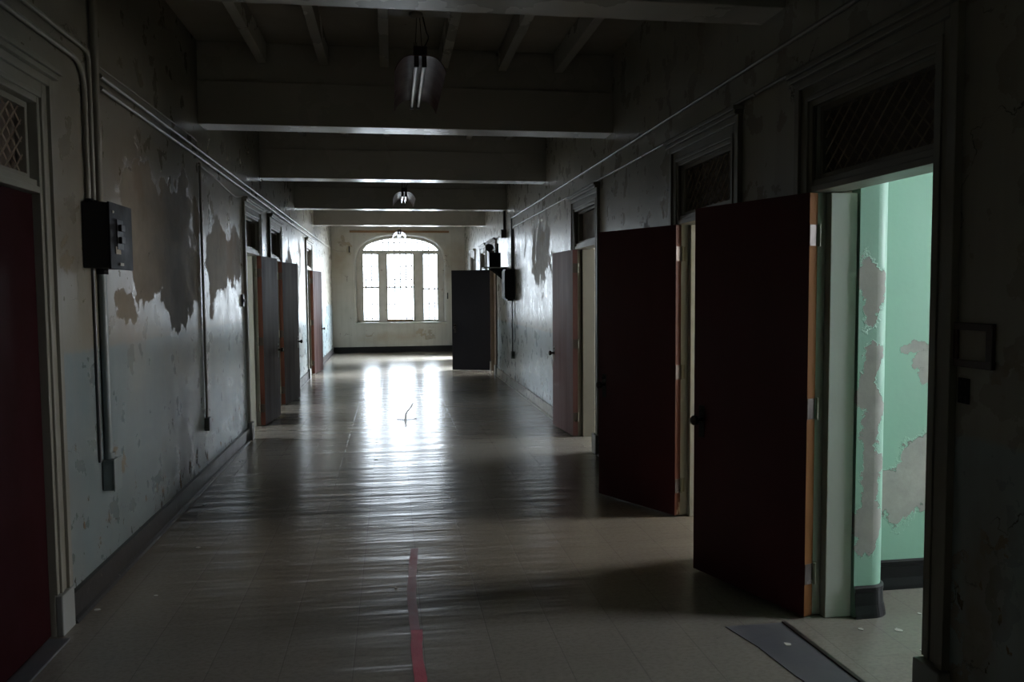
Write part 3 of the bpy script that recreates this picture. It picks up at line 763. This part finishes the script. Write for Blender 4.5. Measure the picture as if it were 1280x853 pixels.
# ------------------------------------------------------------------ gear on the right wall
xr = XR-.0158
thing_pipe('conduit_pipe', [(XR-.0129, YB+.02, 2.845), (XR-.0129, 13.15, 2.832)], .0127, M['pipe'], 'upper long conduit on the right wall, ending above the far black panel', 'pipe', 'long conduits on the right wall', n=12)
thing_pipe('conduit_pipe', [(xr, YB+.02, 2.685), (xr, 5.0, 2.675), (xr, 13.0, 2.668)], .010, M['pipe'], 'lower long conduit on the right wall, just above the door frames', 'pipe', 'long conduits on the right wall', straps_y(xr, (4.2, 6.2, 8.2, 10.2, 12.2), 2.672))
thing_pipe('conduit_pipe', bend((XR-.0165, 14.125, 2.655), (XR-.0165, 17.2, 2.62), (XR-.0165, 17.2, 2.45), .05), .016, M['pipe'], 'bright far length of the lower right conduit, past the black panel', 'pipe')
thing_pipe('conduit_pipe', bend((xr, 13.16, 2.832), (xr, 13.23, 2.832), (xr, 13.23, 1.99), .05), .012, M['pipe_dark'], 'far dark elbow conduit dropping from the upper long conduit into the black panel', 'pipe')
for yy, z0, z1, r, l in ((13.1, 1.99, 2.64, .012, 'dark vertical conduit entering the top of the far black panel'), (14.035, 2.705, ZC, .022, 'thick dark vertical conduit rising to the ceiling beside the emergency light')):
    thing_pipe('conduit_pipe', [(XR-r, yy, z1), (XR-r, yy, z0)], r, M['pipe_dark'], l)
m = MB(); m.box(XR-.09, XR+.002, 13.95, 14.12, 2.56, 2.70)
tag(m.build('junction_box', M['pipe_dark'], bevel=.004), 'small black junction box where the far conduits cross', 'junction box')
pb = empty('panel_box', (XR-.08, 13.15, 1.47), 'black electrical panel on the glossy right wall with conduits above', 'panel box')
m = MB(); m.box(XR-.155, XR, 13.0, 13.32, 1.49, 1.985); m.build('case', M['black_metal'], pb, bevel=.004)
m = MB(); m.box(XR-.17, XR-.155, 12.99, 13.33, 1.51, 1.96); m.build('cover', M['dark_grey'], pb, bevel=.003)
m = MB(); m.box(XR-.12, XR-.02, 13.03, 13.28, 1.46, 1.49); m.build('connector', M['black_metal'], pb, bevel=.003)
thing_pipe('conduit_pipe', [(XR-.03, 13.12, 1.465), (XR-.03, 13.12, 1.0), (XR-.03, 13.13, .62)], .010, M['pipe_dark'], 'thin dark conduit dropping from the far black panel', 'pipe')
m = MB(); m.box(XR-.055, XR, 13.08, 13.18, .50, .62); tag(m.build('outlet_box', M['pipe_blue'], bevel=.004), 'small grey outlet box low on the right wall under the far black panel', 'outlet box')
# emergency light on its shelf
sh = empty('wall_shelf', (1.82, 14.1, 2.03), 'white bracket shelf holding the emergency light', 'shelf')
m = MB(); m.box(1.60, XR, 13.92, 14.30, 2.028, 2.046); m.build('board', M['trim_white'], sh, bevel=.002)
for yy in (13.98, 14.24):
    m = MB(); m.prism([(XR, yy, 2.028), (1.72, yy, 2.028), (XR, yy, 1.80)], (0, .015, 0)); m.build('bracket', M['black_metal'], sh)
el = empty('emergency_light', (1.80, 14.1, 2.046), 'black emergency light box with a round lamp head on the white shelf', 'emergency light')
m = MB(); m.box(1.70, 1.905, 13.98, 14.22, 2.046, 2.30); m.build('battery_case', M['black_metal'], el, bevel=.006)
m = MB(); m.path([(1.745, 14.08, 2.295), (1.745, 14.08, 2.36)], .012, 8)
m.lathe([(0, -.05), (.03, -.05), (.055, -.02), (.066, .02), (.07, .05), (.062, .055), (0, .045)], (1.735, 14.08, 2.395), (-.6, -.75, -.15), 18)
m.build('lamp_head', M['black_metal'], el)
m = MB(); m.path([(1.875, 14.17, 2.295), (1.875, 14.17, 2.47)], .02, 10); m.build('cable_stem', M['black_metal'], el)
# near right wall: picture frame and switch plate
fr = empty('picture_frame', (XR, 2.505, 1.325), 'small dark wooden frame with blank paper on the near right wall', 'picture frame')
fy0, fy1, fz0, fz1 = 2.405, 2.605, 1.325, 1.482
m = MB()
for a in ((fy0, fy1, fz1-.026, fz1), (fy0, fy1, fz0, fz0+.026), (fy0, fy0+.03, fz0+.026, fz1-.026), (fy1-.03, fy1, fz0+.026, fz1-.026)): m.box(XR-.016, XR, *a)
m.build('moulding', M['frame_wood'], fr, bevel=.003)
m = MB(); m.box(XR-.005, XR, fy0+.025, fy1-.025, fz0+.022, fz1-.022); m.build('paper', M['paper'], fr)
sp = empty('switch_plate', (XR, 2.545, 1.19), 'narrow corroded plate with dark holes on the wall below the small frame', 'switch plate')
m = MB(); m.box(XR-.006, XR, 2.52, 2.575, 1.195, 1.285); m.build('plate', M['dark_grey'], sp, bevel=.002)
for z in (1.265, 1.215):
    for y in (2.535, 2.56):
        m = MB(); m.lathe([(0, .002), (.006, .002), (.007, 0)], (XR-.006, y, z), (-1, 0, 0), 10); m.build('screw', M['black_metal'], sp)

# ------------------------------------------------------------------ on the floor
def ribbon(name, pts, w, mat, label, cat, th=.0008, jag=.002):
    m = MB(); top = []
    for x, y in pts: top.append(((x-w/2+random.uniform(-jag, jag), y), (x+w/2+random.uniform(-jag, jag), y)))
    for a, b in zip(top[:-1], top[1:]):
        m.prism([(a[0][0], a[0][1], .0005), (a[1][0], a[1][1], .0005), (b[1][0], b[1][1], .0005), (b[0][0], b[0][1], .0005)], (0, 0, th))
    return tag(m.build(name, mat), label, cat)
ribbon('floor_tape', [(.088+.004*math.sin(k), 2.6+(1.14)*k/14) for k in range(15)], .052, M['tape_red'], 'deep red end of the floor tape nearest the camera', 'tape', .0016)
ribbon('floor_tape', [(.086-.010*math.sin(k/16*math.pi)+.045*max(0, k/16-.35), 3.70+1.27*k/16) for k in range(17)], .047, M['tape_worn'], 'worn pinkish grey length of floor tape leading away from the red end', 'tape')
cu = empty('tape_curl', (.16, 10.12, 0), 'strip of torn tape curling up from the shiny floor in the window reflection', 'tape')
path_ = bez([(.145, 10.12, .002), (.15, 10.12, .05), (.155, 10.125, .085), (.185, 10.13, .125), (.22, 10.13, .165), (.235, 10.13, .20), (.25, 10.125, .212)], 5)
m = MB()
rows = []
for i, p in enumerate(path_):
    w = .017-.006*i/len(path_); tw = .5*math.sin(i/6)
    rows.append([(p.x-w*math.cos(tw), p.y-w*math.sin(tw), p.z), (p.x+w*math.cos(tw), p.y+w*math.sin(tw), p.z), (p.x+w*math.cos(tw), p.y+w*math.sin(tw)+.003, p.z), (p.x-w*math.cos(tw), p.y-w*math.sin(tw)+.003, p.z)])
for a, b in zip(rows[:-1], rows[1:]):
    for k in range(4): m.add([a[k], a[(k+1) % 4], b[(k+1) % 4], b[k]], [(0,1,2,3)])
m.add(rows[0], [(0,1,2,3)]); m.add(rows[-1], [(3,2,1,0)])
m.build('curl', M['curl'], cu)
m = MB(); m.path(bez([(.04, 10.2, .006), (.10, 10.13, .006), (.15, 10.10, .006), (.21, 10.13, .006), (.29, 10.2, .006)], 5), .004, 6); m.build('torn_edge', M['lamp_dark'], cu)
m = MB()
m.prism([(1.545, 3.53, .0005), (1.83, 3.53, .0005), (1.866, 2.72, .0005), (1.70, 2.72, .0005), (1.63, 3.02, .0005), (1.60, 3.30, .0005)], (0, 0, .003))
tag(m.build('trim_floor_patch', M['slate']), 'bare dark slate patch on the floor before the nearest right doorway', 'floor patch', kind='structure')
m = MB(); m.prism([(1.832, 3.53, .0005), (1.852, 3.53, .0005), (1.888, 2.72, .0005), (1.868, 2.72, .0005)], (0, 0, .008))
tag(m.build('trim_threshold', M['brass']), 'thin dark threshold strip crossing the nearest right doorway', 'threshold', kind='structure')
m = MB(); m.box(XL-.02, XL+.075, 3.12, 3.90, .0005, .012)
tag(m.build('trim_sill_left', M['slate'], bevel=.004), 'worn grey doorsill under the closed red door', 'threshold', kind='structure')
spots = [(-1.51, 4.26, 'beside the frame of the closed red door'), (-1.27, 4.41, 'on the floor off the red door frame'), (-1.24, 5.22, 'lying out from the left baseboard'), (-.18, 7.74, 'alone in the middle of the corridor'), (-.005, 4.31, 'beside the worn floor tape'),
         (2.16, 3.40, 'on the doorway floor before the white jamb'), (2.33, 3.36, 'on the doorway floor before the green pier'), (2.30, 3.15, 'in the middle of the nearest doorway'), (2.55, 3.52, 'on the green room floor past the pier'), (1.74, 3.3, 'on the dark slate patch'), (-1.44, 6.3, 'by the left baseboard before the thin conduit'), (-1.46, 7.9, 'by the left baseboard past the thin conduit')]
for x, y, l in spots:
    k = random.randint(5, 7); r = random.uniform(.012, .024); a0 = random.random()*6
    m = MB(); m.prism([(x+r*random.uniform(.5, 1)*math.cos(a0+2*math.pi*i/k), y+r*random.uniform(.5, 1)*math.sin(a0+2*math.pi*i/k), .0006 if 'slate' not in l else .0036) for i in range(k)], (0, 0, .0025))
    tag(m.build('paint_chip', M['chip']), 'small pale fallen paint chip '+l, 'paint chip', 'paint chips on the floor')

# ------------------------------------------------------------------ light
W = bpy.data.worlds.new('overcast_sky'); SC.world = W; W.use_nodes = True
bg = W.node_tree.nodes['Background']; bg.inputs[0].default_value = (.80, .89, 1., 1); bg.inputs[1].default_value = SKY
def area(name, loc, rot, sx, sy, radiance, col=(1, 1, 1), portal=False):
    l = bpy.data.lights.new(name, 'AREA'); l.shape = 'RECTANGLE'; l.size = sx; l.size_y = sy
    l.energy = radiance*math.pi*sx*sy; l.color = col
    if portal: l.cycles.is_portal = True
    o = bpy.data.objects.new(name, l); COL.objects.link(o); o.location = loc; o.rotation_euler = rot
    return o
area('sky_portal', (WX, YF+.62, 2.0), (math.radians(-90), 0, 0), 2.6, 2.7, 1, portal=True)
RAD_R = [4.4, 19., 4.2, 14, 340]; RAD_L = [7, 4, 4, 12]  # first left value drives the added fill behind the camera
for (a, b, z0, z1), rad in zip(HR, RAD_R):
    area('daylight_right', (OUT_R+.32, (a+b)/2, (z0+z1)/2), (0, math.radians(90), 0), z1-z0, b-a, rad, ((1., .86, .68) if rad == 19. else (1., .97, .90)) if rad < 100 else (.84, .92, 1.))
for (a, b, z0, z1), rad in zip(HL, RAD_L):
    area('daylight_and_fill_left', (OUT_L-.32, (a+b)/2, (z0+z1)/2), (0, math.radians(-90), 0), z1-z0, b-a, rad, (.93, .97, 1.))

# ------------------------------------------------------------------ camera
yaw, pitch, roll = CAM_POSE = (math.radians(8.51017593), math.radians(3.47587269), math.radians(-0.44236977))
fwd = Vector((math.sin(yaw)*math.cos(pitch), math.cos(yaw)*math.cos(pitch), -math.sin(pitch)))
rt = Vector((math.cos(yaw), -math.sin(yaw), 0)); upv = rt.cross(fwd)
r2 = rt*math.cos(roll)+upv*math.sin(roll); u2 = -rt*math.sin(roll)+upv*math.cos(roll)
cam = bpy.data.cameras.new('camera'); co = bpy.data.objects.new('camera', cam); COL.objects.link(co)
cam.sensor_width = 36; cam.lens = 36*1000/1280; cam.clip_start = .05; cam.clip_end = 200
mw = Matrix((r2, u2, -fwd)).transposed().to_4x4(); mw.translation = Vector((0, 0, 1.6)); co.matrix_world = mw
SC.camera = co

vs = SC.view_settings; vs.view_transform = 'Standard'; vs.look = 'None'; vs.gamma = 1; vs.exposure = 0; vs.use_curve_mapping = False
cy = SC.cycles
cy.max_bounces = 10; cy.diffuse_bounces = 6; cy.glossy_bounces = 4; cy.transparent_max_bounces = 12
cy.sample_clamp_indirect = 6; cy.caustics_reflective = False; cy.caustics_refractive = False
cy.use_denoising = True
